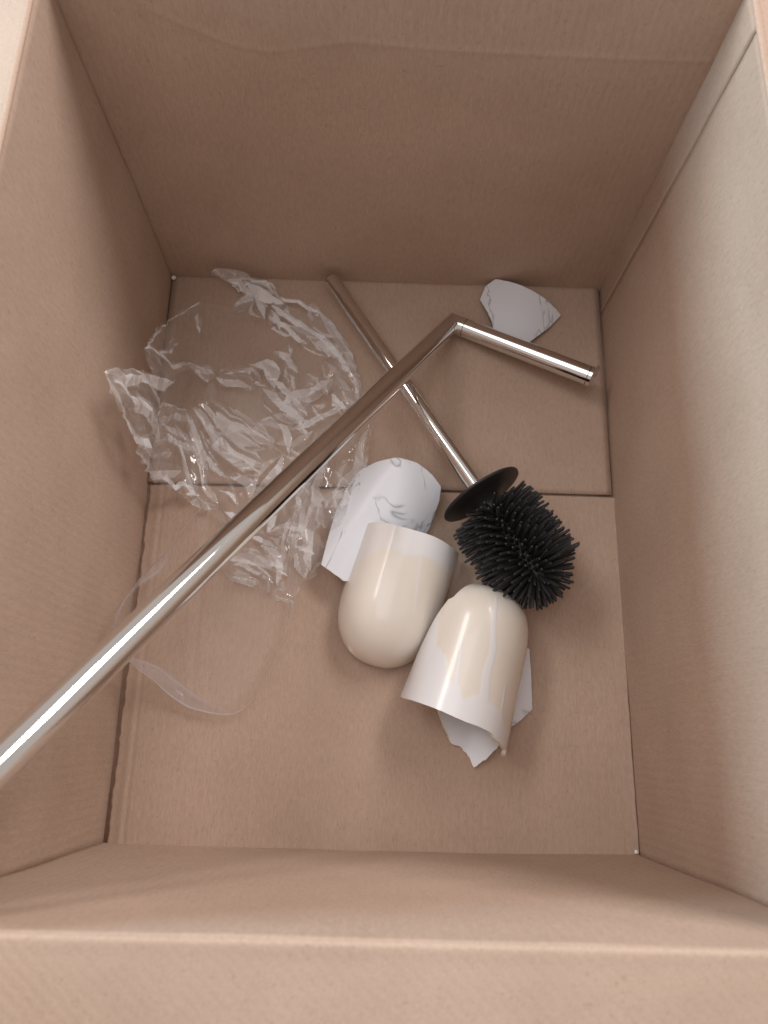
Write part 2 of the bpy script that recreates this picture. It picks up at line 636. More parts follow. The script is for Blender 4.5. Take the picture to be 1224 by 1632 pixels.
# ---------------------------------------------------------------- toilet brush
BH = Vector((-0.0528, 0.2462, 0.0160))
BD = Vector((0.0844, 0.0270, 0.0372))
BU = (BD - BH).normalized()
brush = empty('toilet_brush', BD - Vector((0, 0, BD.z)))
tag(brush, 'black toilet brush with steel handle lying across the box bottom', 'toilet brush')
RH = 0.0072
tube('handle', BH, BD, RH, parent=brush, rings=20)
plug = flat_caps(lathe('handle_end', [(-0.0012, RH * .82), (0, RH * .99), (0.0004, RH * 1.0)], BH, BU, 40), .8)
attach(link('handle_end', plug, M_GROOVE), brush)
RD = 0.0370
disc = flat_caps(lathe('splash_disc', [(-0.004, .0075), (-0.0008, .012), (0.0004, .022), (0.0000, RD * .96), (0.0004, RD * .995), (0.0014, RD),
                                      (0.0024, RD * .99), (0.0030, RD * .95), (0.0042, .024), (0.0075, .0145), (0.013, .0115), (0.016, .0105)],
                        BD, BU, 96), .9)
attach(link('splash_disc', disc, M_BLACK), brush)
HEAD0, HEADL = 0.0150, 0.0960
core = flat_caps(lathe('brush_core', [(0.010, .011), (0.020, .0125), (HEADL - .014, .0125), (HEADL - .008, .0115), (HEADL - .002, .007), (HEADL, .002)], BD, BU, 40), .9)
attach(link('brush_core', core, M_BLACK), brush)
e1 = BU.orthogonal().normalized()
e2 = BU.cross(e1)
bv, bf = [], []


def bristle(A, D, ln, w0, w1, tw):
    D = D.normalized()
    s = BU - D * BU.dot(D)
    s = s.normalized() if s.length > .05 else e1
    q = D.cross(s)
    c, sn = math.cos(tw), math.sin(tw)
    s, q = s * c + q * sn, q * c - s * sn
    b = len(bv)
    droop = Vector((0, 0, -1)) * ln * random.uniform(0, .05) + (e1 * random.uniform(-1, 1) + e2 * random.uniform(-1, 1) + BU * random.uniform(-1, 1)) * ln * .07
    for t, w, wd in ((0, w0, w0), (.6, w0 * .9, w0 * .85), (.97, w1, w1 * .75), (1.0, w1 * .6, w1 * .5)):
        c0 = A + D * ln * t + droop * t * t
        for k in range(6):
            an = k * math.pi / 3
            bv.append(c0 + s * (w * math.cos(an)) + q * (wd * math.sin(an)))
    for i in range(3):
        for k in range(6):
            k2 = (k + 1) % 6
            bf.append((b + i * 6 + k, b + i * 6 + k2, b + i * 6 + 6 + k2, b + i * 6 + 6 + k))
    bf.append(tuple(b + 18 + k for k in range(6)))


NR = 16
for i in range(NR):
    s = HEAD0 + 0.004 + (HEADL - .020 - HEAD0) * i / (NR - 1)
    tip = 0.0410 if i > 1 else 0.0385 + .0012 * i
    nb = 23
    for k in range(nb):
        t = 2 * math.pi * (k + 0.5 * (i % 2)) / nb + random.uniform(-.012, .012)
        D = e1 * math.cos(t) + e2 * math.sin(t) + BU * (random.uniform(-.02, .02) + .16 * max(0, (i - NR + 5) / 5) - .05 * max(0, (3 - i) / 3))
        rad = e1 * math.cos(t) + e2 * math.sin(t)
        bristle(BD + BU * s + rad * .0115, D, tip - .0115 + random.uniform(-.0026, .0010), .00160, .00115, random.uniform(-.3, .3))
for ring, (ang, nb) in enumerate(((74, 21), (63, 20), (52, 18), (41, 15), (30, 12), (19, 8), (8, 4))):
    for k in range(nb):
        t = 2 * math.pi * (k + .5 * (ring % 2)) / nb + random.uniform(-.05, .05)
        a = math.radians(ang + random.uniform(-3, 3))
        D = (e1 * math.cos(t) + e2 * math.sin(t)) * math.sin(a) + BU * math.cos(a)
        A = BD + BU * (HEADL - .017) + (e1 * math.cos(t) + e2 * math.sin(t)) * (.010 * math.sin(a)) + BU * (.012 * math.cos(a))
        bristle(A, D,   .0265 + random.uniform(-.002, .0016) - .004 * math.cos(a) - .004 * math.cos(a), .00160, .00115, random.uniform(-.3, .3))
bo = link('bristles', mesh('bristles', bv, bf), M_BRISTLE, smooth=False)
bo['kind'] = 'stuff'
attach(bo, brush)

# ---------------------------------------------------------------- broken cup halves


def shell(name, O, A, roll, R0, Lc, dome, th0, th1, rim, glaze, thick=0.0032, ns=90, nt=120, taper=0.0, nose=2.3, seed=0, nub=None):
    """piece of a round-bottomed cup. O rim centre, A axis towards the bottom, th0(s)/th1(s) cut angles (deg),
    rim(t) how far the rim is broken back; glaze(s, deg) the white glaze mask 0..1"""
    O, A = np.array(O, float), np.array(A, float)
    A = A / np.linalg.norm(A)
    e1 = np.cross((0, 0, 1.0), A)
    e1 /= np.linalg.norm(e1)
    e2 = np.cross(A, e1)
    w = np.linspace(0, 1, ns)
    S = np.sin(w * math.pi / 2) ** 0.8
    S = np.concatenate([w[:ns // 2] * 0.62 / w[ns // 2 - 1], 0.62 + 0.38 * np.sin(np.linspace(0, 1, ns // 2 + 1)[1:] * math.pi / 2)])
    Tt = np.linspace(0, 1, nt)
    ss, tt = np.meshgrid(S, Tt, indexing='ij')
    r0 = rim(tt)
    s = r0 + (Lc - r0) * ss

    def rad(s, off):
        x = np.clip((s - (Lc - dome)) / dome, 0, 1)
        return np.maximum((R0 - off) * (1 - taper * s / Lc) * np.clip(1 - x ** nose, 0, 1) ** (1 / nose), 0.0002)

    a0, a1 = th0(s), th1(s)
    th = np.radians(a0 + (a1 - a0) * tt + roll)

    def pts(off):
        r = rad(s, off)
        if nub and off == 0:
            r = r + nub[2] * np.exp(-((s - nub[0]) / .0028) ** 2 - ((np.degrees(th) - nub[1]) / 4.5) ** 2)
        s2 = np.minimum(s, Lc - off)
        return O + A * s2[..., None] + r[..., None] * (np.cos(th)[..., None] * e1 + np.sin(th)[..., None] * e2)

    Po, Pi = pts(0.0), pts(thick)
    n1, n2 = ss.shape
    N = n1 * n2
    idx = np.arange(N).reshape(n1, n2)
    F, mi = [], []

    def quads(ix, m, flip):
        q = np.stack([ix[:-1, :-1], ix[1:, :-1], ix[1:, 1:], ix[:-1, 1:]], -1).reshape(-1, 4)
        if flip:
            q = q[:, ::-1]
        F.extend(q.tolist())
        mi.extend([m] * len(q))

    quads(idx, 0, False)
    quads(idx + N, 1, True)
    loop = list(idx[:, 0]) + list(idx[-1, 1:]) + list(idx[::-1, -1][1:]) + list(idx[0, ::-1][1:])
    # broken edge: its own vertices so that it stays crisp
    V = np.concatenate([Po.reshape(-1, 3), Pi.reshape(-1, 3)])
    r = np.random.default_rng(seed)
    ring = []
    base = len(V)
    ex = []
    for i in loop[:-1]:
        p, q = V[i], V[i + N]
        ex += [p, p * .5 + q * .5 + r.normal(0, .00012, 3), q]
    V = np.concatenate([V, np.array(ex)])
    m = len(loop) - 1
    for k in range(m):
        a, b = base + 3 * k, base + 3 * ((k + 1) % m)
        for j in (0, 1):
            F.append([a + j, b + j, b + j + 1, a + j + 1])
            mi.append(2)
    me = mesh(name, V, F)
    gz = np.zeros(len(V))
    gz[:N] = np.clip(glaze(s, np.degrees(th)), 0, 1).reshape(-1)
    gz[N:2 * N] = 1
    at = me.attributes.new('glaze', 'FLOAT', 'POINT')
    at.data.foreach_set('value', gz.astype(np.float32))
    me.polygons.foreach_set('material_index', mi)
    bm = bmesh.new()
    bm.from_mesh(me)
    # the outer face must look outwards
    f0 = bm.faces[:] and next(f for f in bm.faces if f.material_index == 0)
    c = f0.calc_center_median()
    ax = Vector(O) + Vector(A) * (c - Vector(O)).dot(Vector(A))
    if f0.normal.dot(c - ax) < 0:
        bmesh.ops.reverse_faces(bm, faces=bm.faces)
    bm.to_mesh(me)
    bm.free()
    return link(name, me, [M_CUP, M_INNER, M_BREAK])


sstep = lambda a, b, x: (lambda t: t * t * (3 - 2 * t))(np.clip((x - a) / (b - a), 0, 1))


def wob(x, seed, sc_, amp):
    return amp * 2 * vnoise(x, x * 0 + seed, seed, sc_)


def glaze1(s, th):
    edge = 0.0200 + wob(th, 3, 22, .003) + 0.016 * sstep(110, 150, th)
    g = 1 - sstep(edge - .0022, edge + .0022, s)
    # a thin run of glaze down the side
    c = 72 - (s - .02) * 260
    run = (1 - sstep(1.0, 2.6, np.abs(th - c))) * (1 - sstep(.060, .072, s))
    return np.maximum(g * (.5 + .4 * (1 - sstep(70, 115, th))), .5 * run)


def glaze2(s, th):
    th = 180 - th
    edge = 0.022 + wob(th, 5, 9, .007) - .012 * (1 - sstep(30, 60, th)) + 0.030 * sstep(100, 132, th) + .03 * sstep(135, 160, th)
    g = 1 - sstep(edge - .0014, edge + .0014, s)
    for c0, slope, w, s1 in ((72, 160, 5.0, .104), (104, 160, 2.6, .062), (120, 90, 2.0, .048), (48, -40, 1.3, .040)):
        c = c0 + (s - .03) * slope + wob(s, int(c0), .02, 3)
        ww = w * (1 - .75 * np.clip(s / s1, 0, 1)) + .6
        run = (1 - sstep(ww * .7, ww * 1.3, np.abs(th - c))) * (1 - sstep(s1 - .004, s1, s))
        g = np.maximum(g, run)
    return g * .9


o = shell('broken_cup', (0.0268, -0.0085, 0.0075), (-0.0300, -0.1060, -0.0030), 0, 0.0438, 0.1110, 0.052,
          lambda s: 2 + 0 * s, lambda s: 178 + 0 * s, lambda t: 0.0008 * np.sin(t * 9) ** 2, glaze1, taper=.05, seed=1, nub=(.1060, 150, .0030))
tag(o, 'smooth cream half cup with white rim, lying on a marbled shard beside the bag', 'broken cup', 'halves of the broken cup')
o = shell('broken_cup', (0.0615, -0.1600, 0.0190), (0.0330, 0.1080, 0.004), 2, 0.0460, 0.1130, 0.050,
          lambda s: 4 + 26 * sstep(.03, .105, s) + 6 * sstep(.090, .093, s) + wob(s, 2, .012, .6), lambda s: 178 + 0 * s,
          lambda t: .005 - 0.018 * t ** 2.6 + .0010 * np.abs(vnoise(t, t * 0 + 1, 5, .12)) * 2 + .0022 * (1 - sstep(.70, .72, t)) * sstep(.45, .7, t) + .0004 * np.abs(vnoise(t, t * 0 + 1, 6, .03)) + .004 * sstep(.86, .93, t) * (1 - sstep(.93, .95, t)),
          glaze2, taper=.17, nose=2.9, seed=2)
tag(o, 'jagged cream half cup with white glaze runs, lying on shards below the brush', 'broken cup', 'halves of the broken cup')

# ---------------------------------------------------------------- marbled shards


def shard(name, outline, axis_deg, Rc, apex, lift, tilt, label, concave=False, thick=0.0034, jag=0.0002, seed=0, offset=0.0):
    """curved piece of a tube wall; outline in plan (m), axis direction in plan, apex = plan point under the ridge"""
    r = np.random.default_rng(seed)
    pts = []
    n = len(outline)
    for i in range(n):
        a, b = np.array(outline[i]), np.array(outline[(i + 1) % n])
        k = max(2, int(np.linalg.norm(b - a) / 0.0022))
        nn = np.array((-(b - a)[1], (b - a)[0])) / np.linalg.norm(b - a)
        for j in range(k):
            pts.append(a + (b - a) * j / k + (nn * r.normal(0, jag) if j else 0))
    pts = np.array(pts)
    # soften the corners a little
    pts = .06 * np.roll(pts, 1, 0) + .88 * pts + .06 * np.roll(pts, -1, 0)
    c = pts.mean(0)
    R = 14
    ad = np.array((math.cos(math.radians(axis_deg)), math.sin(math.radians(axis_deg))))
    pd = np.array((-ad[1], ad[0]))

    def hgt(p):
        d = np.clip((p - apex) @ pd, -Rc * .96, Rc * .96)
        h = np.sqrt(Rc * Rc - d * d) - Rc
        return (-h if concave else h) + (p - c) @ np.array(tilt)

    def layer(off):
        out = []
        for k in range(1, R + 1):
            out.append(c + (pts - c) * (k / R))
        P2 = np.concatenate([c[None]] + out)
        h = hgt(P2)
        d = (P2 - apex) @ pd
        g = np.stack([np.interp(P2[:, 0], [-9, 9], [0, 0])] * 2, 1)
        eps = 1e-4
        gx = (hgt(P2 + (eps, 0)) - hgt(P2 - (eps, 0))) / (2 * eps)
        gy = (hgt(P2 + (0, eps)) - hgt(P2 - (0, eps))) / (2 * eps)
        nrm = np.stack([-gx, -gy, np.ones_like(gx)], 1)
        nrm /= np.linalg.norm(nrm, axis=1)[:, None]
        return np.column_stack([P2, h]) - nrm * off

    top, bot = layer(0), layer(thick)
    z0 = min(top[:, 2].min(), bot[:, 2].min())
    top[:, 2] += lift - z0
    bot[:, 2] += lift - z0
    m = len(pts)
    N = len(top)
    F, mi = [], []
    for base, flip, mat in ((0, False, 0), (N, True, 1)):
        for j in range(m):
            q = [base, base + 1 + j, base + 1 + (j + 1) % m]
            F.append(q[::-1] if flip else q)
            mi.append(mat)
        for k in range(R - 1):
            for j in range(m):
                a, b = base + 1 + k * m + j, base + 1 + k * m + (j + 1) % m
                q = [a, a + m, b + m, b]
                F.append(q[::-1] if flip else q)
                mi.append(mat)
    V = [top, bot]
    e0 = 1 + (R - 1) * m
    base = 2 * N
    mid = (top[e0:] + bot[e0:]) / 2 + r.normal(0, .00025, (m, 3))
    V += [top[e0:], mid, bot[e0:]]
    for j in range(m):
        j2 = (j + 1) % m
        for k in (0, 1):
            F.append([base + k * m + j, base + (k + 1) * m + j, base + (k + 1) * m + j2, base + k * m + j2])
            mi.append(2)
    V = np.concatenate(V)
    me = mesh(name, V, F)
    me.polygons.foreach_set('material_index', mi)
    bm = bmesh.new()
    bm.from_mesh(me)
    up = sum(f.normal.z for f in bm.faces if f.material_index == 0)
    if up < 0:
        bmesh.ops.reverse_faces(bm, faces=bm.faces)
    bm.to_mesh(me)
    bm.free()
    mats = [M_INNER, M_MARBLE, M_BREAK] if concave else [M_MARBLE, M_INNER, M_BREAK]
    o = link(name, me, mats)
    return tag(o, label, 'shard', 'marbled ceramic shards')


S1 = [(-0.0182, 0.0542), (-0.0033, 0.0582), (0.0134, 0.0599), (0.0302, 0.0545), (0.0437, 0.0454), (0.0520, 0.0369), (0.0509, 0.0258), (0.0434, 0.0038), (0.0248, -0.0303), (-0.0017, -0.0447), (-0.0287, -0.0487), (-0.0484, -0.0351), (-0.0446, -0.0145), (-0.0383, 0.0157), (-0.0284, 0.0421)]
shard('ceramic_shard', S1, 56, 0.050, (-0.0030, 0.0053), 0.0, (0.0, 0.10), 'largest white marbled shard, half under the crumpled bag and the smooth cup', seed=1, jag=.0001)
S2 = [(0.1055, 0.2560), (0.1284, 0.2470), (0.1510, 0.2360), (0.1697, 0.2236), (0.1559, 0.2075), (0.1326, 0.1872), (0.1032, 0.1982), (0.1011, 0.2117), (0.0959, 0.2244), (0.0907, 0.2353), (0.0963, 0.2501)]
shard('ceramic_shard', S2, 68, 0.085, (0.1167, 0.2142), 0.0, (0.06, 0.10), 'white marbled shard alone near the rear wall behind the steel arm', seed=2, jag=.0001)
S3 = [(0.1144, -0.0962), (0.1206, -0.0971), (0.1274, -0.0985), (0.1286, -0.1225), (0.1293, -0.1474), (0.1158, -0.1586), (0.1024, -0.1667), (0.0966, -0.1532), (0.0982, -0.1232)]
shard('ceramic_shard', S3, 70, 0.090, (0.0980, -0.1333), 0.0, (-0.05, 0.0), 'plain white shard sticking out right of the jagged cup', seed=3, jag=.0001)
S4 = [(0.0489, -0.1405), (0.0550, -0.1591), (0.0620, -0.1754), (0.0671, -0.1772), (0.0716, -0.1795), (0.0775, -0.1865), (0.0804, -0.1940), (0.0910, -0.1861), (0.1023, -0.1734), (0.0957, -0.1483), (0.0776, -0.1288)]
shard('ceramic_shard', S4, 72, 0.060, (0.0783, -0.1585), 0.0, (0.0, 0.03), 'greyish jagged shard poking out under the front edge of the jagged cup', concave=True, seed=4, jag=.0003)

# ---------------------------------------------------------------- clear plastic bag
WALLX, RHO = -0.2, 0.05


def drape(a, b, h):
    """sheet lying on the bottom and climbing the left wall round a soft bend; h = distance off the surface"""
    t = (WALLX + RHO) - a
    ph = np.clip(t / (2 * RHO), 0, 1) * math.pi / 2
    x = np.where(t <= 0, a, WALLX + RHO - RHO * np.sin(ph))
    z = np.where(t <= 0, 0, RHO - RHO * np.cos(ph))
    z = z + np.clip(t - 2 * RHO, 0, None)
    # what would run past the rear wall stands up against it
    ex = np.clip(b - (HL - .012), 0, None)
    return np.stack([x + np.sin(ph) * h, b - ex, z + .75 * ex + np.cos(ph) * h], -1)


def inside(px, py, poly):
    r = np.zeros(px.shape, bool)
    n = len(poly)
    for i in range(n):
        x1, y1 = poly[i]
        x2, y2 = poly[(i + 1) % n]
        c = ((y1 > py) != (y2 > py)) & (px < (x2 - x1) * (py - y1) / (y2 - y1 + 1e-12) + x1)
        r ^= c
    return r


def facet_field(gx, gy, seed, n, ang, stretch, box_):
    """piecewise flat field: random heights on a random triangulation, stretched along ang"""
    r = np.random.default_rng(seed)
    ca, sa = math.cos(ang), math.sin(ang)
    u, v = (gx * ca + gy * sa) / stretch, -gx * sa + gy * ca
    u0, u1, v0, v1 = u.min() - .01, u.max() + .01, v.min() - .01, v.max() + .01
    p = [Vector((r.uniform(u0, u1), r.uniform(v0, v1))) for _ in range(n)]
    p += [Vector(q) for q in ((u0, v0), (u1, v0), (u1, v1), (u0, v1))]
    res = delaunay_2d_cdt(p, [], [], 0, 1e-6)
    P2 = np.array([(q.x, q.y) for q in res[0]])
    Z = r.uniform(-1, 1, len(P2))
    out = np.zeros(gx.shape)
    patch = np.zeros(gx.shape)
    for t in res[2]:
        A, B, Cc = P2[t[0]], P2[t[1]], P2[t[2]]
        d = (B[1] - Cc[1]) * (A[0] - Cc[0]) + (Cc[0] - B[0]) * (A[1] - Cc[1])
        if abs(d) < 1e-12:
            continue
        lo, hi = np.minimum(np.minimum(A, B), Cc), np.maximum(np.maximum(A, B), Cc)
        m = (u >= lo[0]) & (u <= hi[0]) & (v >= lo[1]) & (v <= hi[1])
        if not m.any():
            continue
        uu, vv = u[m], v[m]
        l1 = ((B[1] - Cc[1]) * (uu - Cc[0]) + (Cc[0] - B[0]) * (vv - Cc[1])) / d
        l2 = ((Cc[1] - A[1]) * (uu - Cc[0]) + (A[0] - Cc[0]) * (vv - Cc[1])) / d
        l3 = 1 - l1 - l2
        ok = (l1 >= -1e-6) & (l2 >= -1e-6) & (l3 >= -1e-6)
        val = l1 * Z[t[0]] + l2 * Z[t[1]] + l3 * Z[t[2]]
        tmp = out[m]
        tmp[ok] = val[ok]
        out[m] = tmp
        tmp = patch[m]
        tmp[ok] = r.random()
        patch[m] = tmp
    return out, patch


OUT = [(-0.1744, 0.2641), (-0.1678, 0.2730), (-0.1495, 0.2758), (-0.1305, 0.2693), (-0.1254, 0.2587), (-0.1106, 0.2486), (-0.1016, 0.2328), (-0.0823, 0.2355), (-0.0697, 0.2269), (-0.0506, 0.2089), (-0.0315, 0.1791),
       (-0.0183, 0.1401), (-0.0101, 0.1021), (-0.0105, 0.0742), (-0.0175, 0.0289), (-0.0331, -0.0007), (-0.0452, -0.0136), (-0.0516, -0.0407), (-0.0652, -0.0493), (-0.0716, -0.0686), (-0.0869, -0.0636), (-0.0955, -0.0557),
       (-0.1257, -0.0483), (-0.1406, -0.0321), (-0.1401, 0.0048), (-0.1502, 0.0132), (-0.1700, 0.0173), (-0.1876, 0.0267), (-0.2461, 0.0292), (-0.2808, 0.0282), (-0.3088, 0.0378), (-0.3481, 0.0454), (-0.3774, 0.0598),
       (-0.3538, 0.0764), (-0.2951, 0.1034), (-0.3086, 0.1155), (-0.2725, 0.1599), (-0.1904, 0.2213), (-0.1482, 0.2228), (-0.1400, 0.2335), (-0.1563, 0.2470)]
STROKES = [
    ([(-0.1328, 0.2429), (-0.1164, 0.2350), (-0.0986, 0.2231)], 0.0060),
    ([(-0.1250, 0.2531), (-0.1094, 0.2409), (-0.1025, 0.2271)], 0.0056),
    ([(-0.1038, 0.2285), (-0.0819, 0.2279), (-0.0618, 0.2147)], 0.0034),
    ([(-0.1581, 0.2533), (-0.1415, 0.2454), (-0.1259, 0.2319)], 0.0058),
    ([(-0.1705, 0.2686), (-0.1508, 0.2693), (-0.1320, 0.2656)], 0.0064),
    ([(-0.1739, 0.2656), (-0.1621, 0.2717), (-0.1424, 0.2725), (-0.1295, 0.2643)], 0.0056),
    ([(-0.1664, 0.2573), (-0.1513, 0.2607), (-0.1342, 0.2613)], 0.0056),
    ([(-0.1504, 0.2493), (-0.1311, 0.2528), (-0.1207, 0.2447), (-0.1141, 0.2379)], 0.0050),
    ([(-0.1177, 0.2547), (-0.1078, 0.2339)], 0.0056),
    ([(-0.1432, 0.2216), (-0.1342, 0.2302), (-0.1312, 0.2387)], 0.0037),
    ([(-0.1626, 0.2631), (-0.1528, 0.2492), (-0.1408, 0.2370)], 0.0050),
    ([(-0.1452, 0.2160), (-0.1052, 0.2312)], 0.0025),
    ([(-0.1922, 0.2033), (-0.1888, 0.1818)], 0.0019),
    ([(-0.2789, 0.1293), (-0.2276, 0.1631)], 0.0019),
    ([(-0.3057, 0.1166), (-0.2719, 0.1584), (-0.1901, 0.2185)], 0.0015),
    ([(-0.1087, 0.2117), (-0.1003, 0.1929)], 0.0037),
    ([(-0.0909, 0.1960), (-0.0737, 0.1884), (-0.0536, 0.1677)], 0.0050),
    ([(-0.0805, 0.2045), (-0.0557, 0.1884), (-0.0398, 0.1655)], 0.0037),
    ([(-0.0897, 0.1772), (-0.0877, 0.1639)], 0.0025),
    ([(-0.0695, 0.2241), (-0.0497, 0.1866), (-0.0344, 0.1631), (-0.0217, 0.1374)], 0.0043),
    ([(-0.0690, 0.1462), (-0.0592, 0.1361)], 0.0037),
    ([(-0.0543, 0.1585), (-0.0354, 0.1266), (-0.0286, 0.1015)], 0.0050),
    ([(-0.3698, 0.0629), (-0.3126, 0.0930), (-0.2501, 0.1163)], 0.0056),
    ([(-0.3029, 0.1181), (-0.2400, 0.1313), (-0.1982, 0.1471), (-0.1791, 0.1439), (-0.1602, 0.1419)], 0.0031),
    ([(-0.1553, 0.1395), (-0.1321, 0.1415), (-0.1220, 0.1315)], 0.0050),
    ([(-0.1235, 0.1522), (-0.1093, 0.1501), (-0.1010, 0.1322)], 0.0056),
    ([(-0.0906, 0.1520), (-0.0862, 0.1378)], 0.0037),
    ([(-0.1101, 0.1293), (-0.0926, 0.1095), (-0.0735, 0.1001)], 0.0043),
    ([(-0.1013, 0.1373), (-0.0815, 0.1187), (-0.0692, 0.1052)], 0.0031),
    ([(-0.3740, 0.0607), (-0.3487, 0.0501), (-0.3226, 0.0421), (-0.3028, 0.0383)], 0.0031),
    ([(-0.3310, 0.0626), (-0.2888, 0.0678), (-0.2570, 0.0596)], 0.0056),
    ([(-0.3356, 0.0384), (-0.3088, 0.0378), (-0.2722, 0.0445)], 0.0050),
    ([(-0.2991, 0.0294), (-0.2599, 0.0318), (-0.2179, 0.0406), (-0.1943, 0.0473)], 0.0043),
    ([(-0.1906, 0.0331), (-0.1761, 0.0336)], 0.0037),
    ([(-0.2189, 0.0333), (-0.1957, 0.0294), (-0.1854, 0.0368)], 0.0031),
    ([(-0.2642, 0.0768), (-0.2236, 0.0929), (-0.1905, 0.0963), (-0.1773, 0.0794), (-0.1567, 0.0533)], 0.0043),
    ([(-0.2491, 0.0768), (-0.1950, 0.0739), (-0.1804, 0.0646)], 0.0037),
    ([(-0.1729, 0.0576), (-0.1616, 0.0340), (-0.1447, 0.0204)], 0.0031),
    ([(-0.1640, 0.0245), (-0.1449, 0.0163)], 0.0043),
    ([(-0.1867, 0.1040), (-0.1722, 0.0969), (-0.1494, 0.0729), (-0.1348, 0.0612), (-0.1226, 0.0495)], 0.0043),
    ([(-0.1691, 0.1121), (-0.1518, 0.1001), (-0.1275, 0.0834), (-0.1131, 0.0740)], 0.0043),
    ([(-0.1500, 0.1052), (-0.1259, 0.0922), (-0.1021, 0.0793)], 0.0043),
    ([(-0.1539, 0.0851), (-0.1296, 0.0674), (-0.1062, 0.0572)], 0.0043),
    ([(-0.1286, 0.0541), (-0.1101, 0.0487)], 0.0050),
    ([(-0.1322, 0.0432), (-0.1170, 0.0354), (-0.1151, 0.0260)], 0.0043),
    ([(-0.1423, 0.0310), (-0.1258, 0.0198)], 0.0037),
    ([(-0.1145, 0.0938), (-0.0913, 0.0895), (-0.0831, 0.0676)], 0.0056),
    ([(-0.0962, 0.0770), (-0.0786, 0.0690), (-0.0625, 0.0879)], 0.0050),
    ([(-0.0801, 0.0936), (-0.0577, 0.1056), (-0.0380, 0.1201)], 0.0050),
    ([(-0.0896, 0.0626), (-0.0997, 0.0442), (-0.1100, 0.0320)], 0.0050),
    ([(-0.0447, 0.1263), (-0.0349, 0.1139)], 0.0043),
    ([(-0.0700, 0.0368), (-0.0770, 0.0038)], 0.0043),
    ([(-0.0939, -0.0082), (-0.0767, -0.0008), (-0.0802, -0.0169)], 0.0050),
    ([(-0.0650, 0.0275), (-0.0691, -0.0188), (-0.0635, -0.0410)], 0.0037),
    ([(-0.0533, 0.0161), (-0.0566, -0.0071), (-0.0572, -0.0364)], 0.0037),
    ([(-0.0295, 0.0332), (-0.0332, 0.0144)], 0.0037),
    ([(-0.0220, 0.0769), (-0.0257, 0.0524), (-0.0373, 0.0342)], 0.0043),
    ([(-0.0134, 0.0957), (-0.0170, 0.0648)], 0.0031),
    ([(-0.1273, -0.0295), (-0.1052, -0.0333), (-0.0833, -0.0371)], 0.0050),
    ([(-0.1326, -0.0430), (-0.1041, -0.0488)], 0.0037),
    ([(-0.0926, -0.0594), (-0.0708, -0.0642)], 0.0050),
    ([(-0.1008, -0.0197), (-0.0891, -0.0306), (-0.0856, -0.0505)], 0.0043),
    ([(-0.1124, -0.0098), (-0.0898, -0.0194)], 0.0037),
    ([(-0.0443, 0.0640), (-0.0541, 0.0337), (-0.0469, -0.0011)], 0.0043),
    ([(-0.0735, -0.0189), (-0.0568, -0.0241)], 0.0037),
    ([(-0.0755, 0.0154), (-0.0479, 0.0209), (-0.0258, 0.0251)], 0.0031),
    ([(-0.0800, -0.0020), (-0.0525, 0.0011)], 0.0025),
]


def strip_dist(px, py, poly):
    """signed distance across and arc length along the nearest piece of a polyline"""
    best = np.full(px.shape, 1e9)
    sd, al = np.zeros(px.shape), np.zeros(px.shape)
    s0 = 0.0
    for i in range(len(poly) - 1):
        ax, ay = poly[i]
        dx, dy = poly[i + 1][0] - ax, poly[i + 1][1] - ay
        ln = math.hypot(dx, dy)
        tr = ((px - ax) * dx + (py - ay) * dy) / (ln * ln)
        t = np.clip(tr, 0, 1)
        ex, ey = px - ax - t * dx, py - ay - t * dy
        dd = np.hypot(ex, ey)
        m = dd < best
        best[m] = dd[m]
        sd[m] = (dd * np.sign(dx * (py - ay) - dy * (px - ax)))[m]
        al[m] = (s0 + t * ln)[m]
        s0 += ln
    return best, sd, al, s0


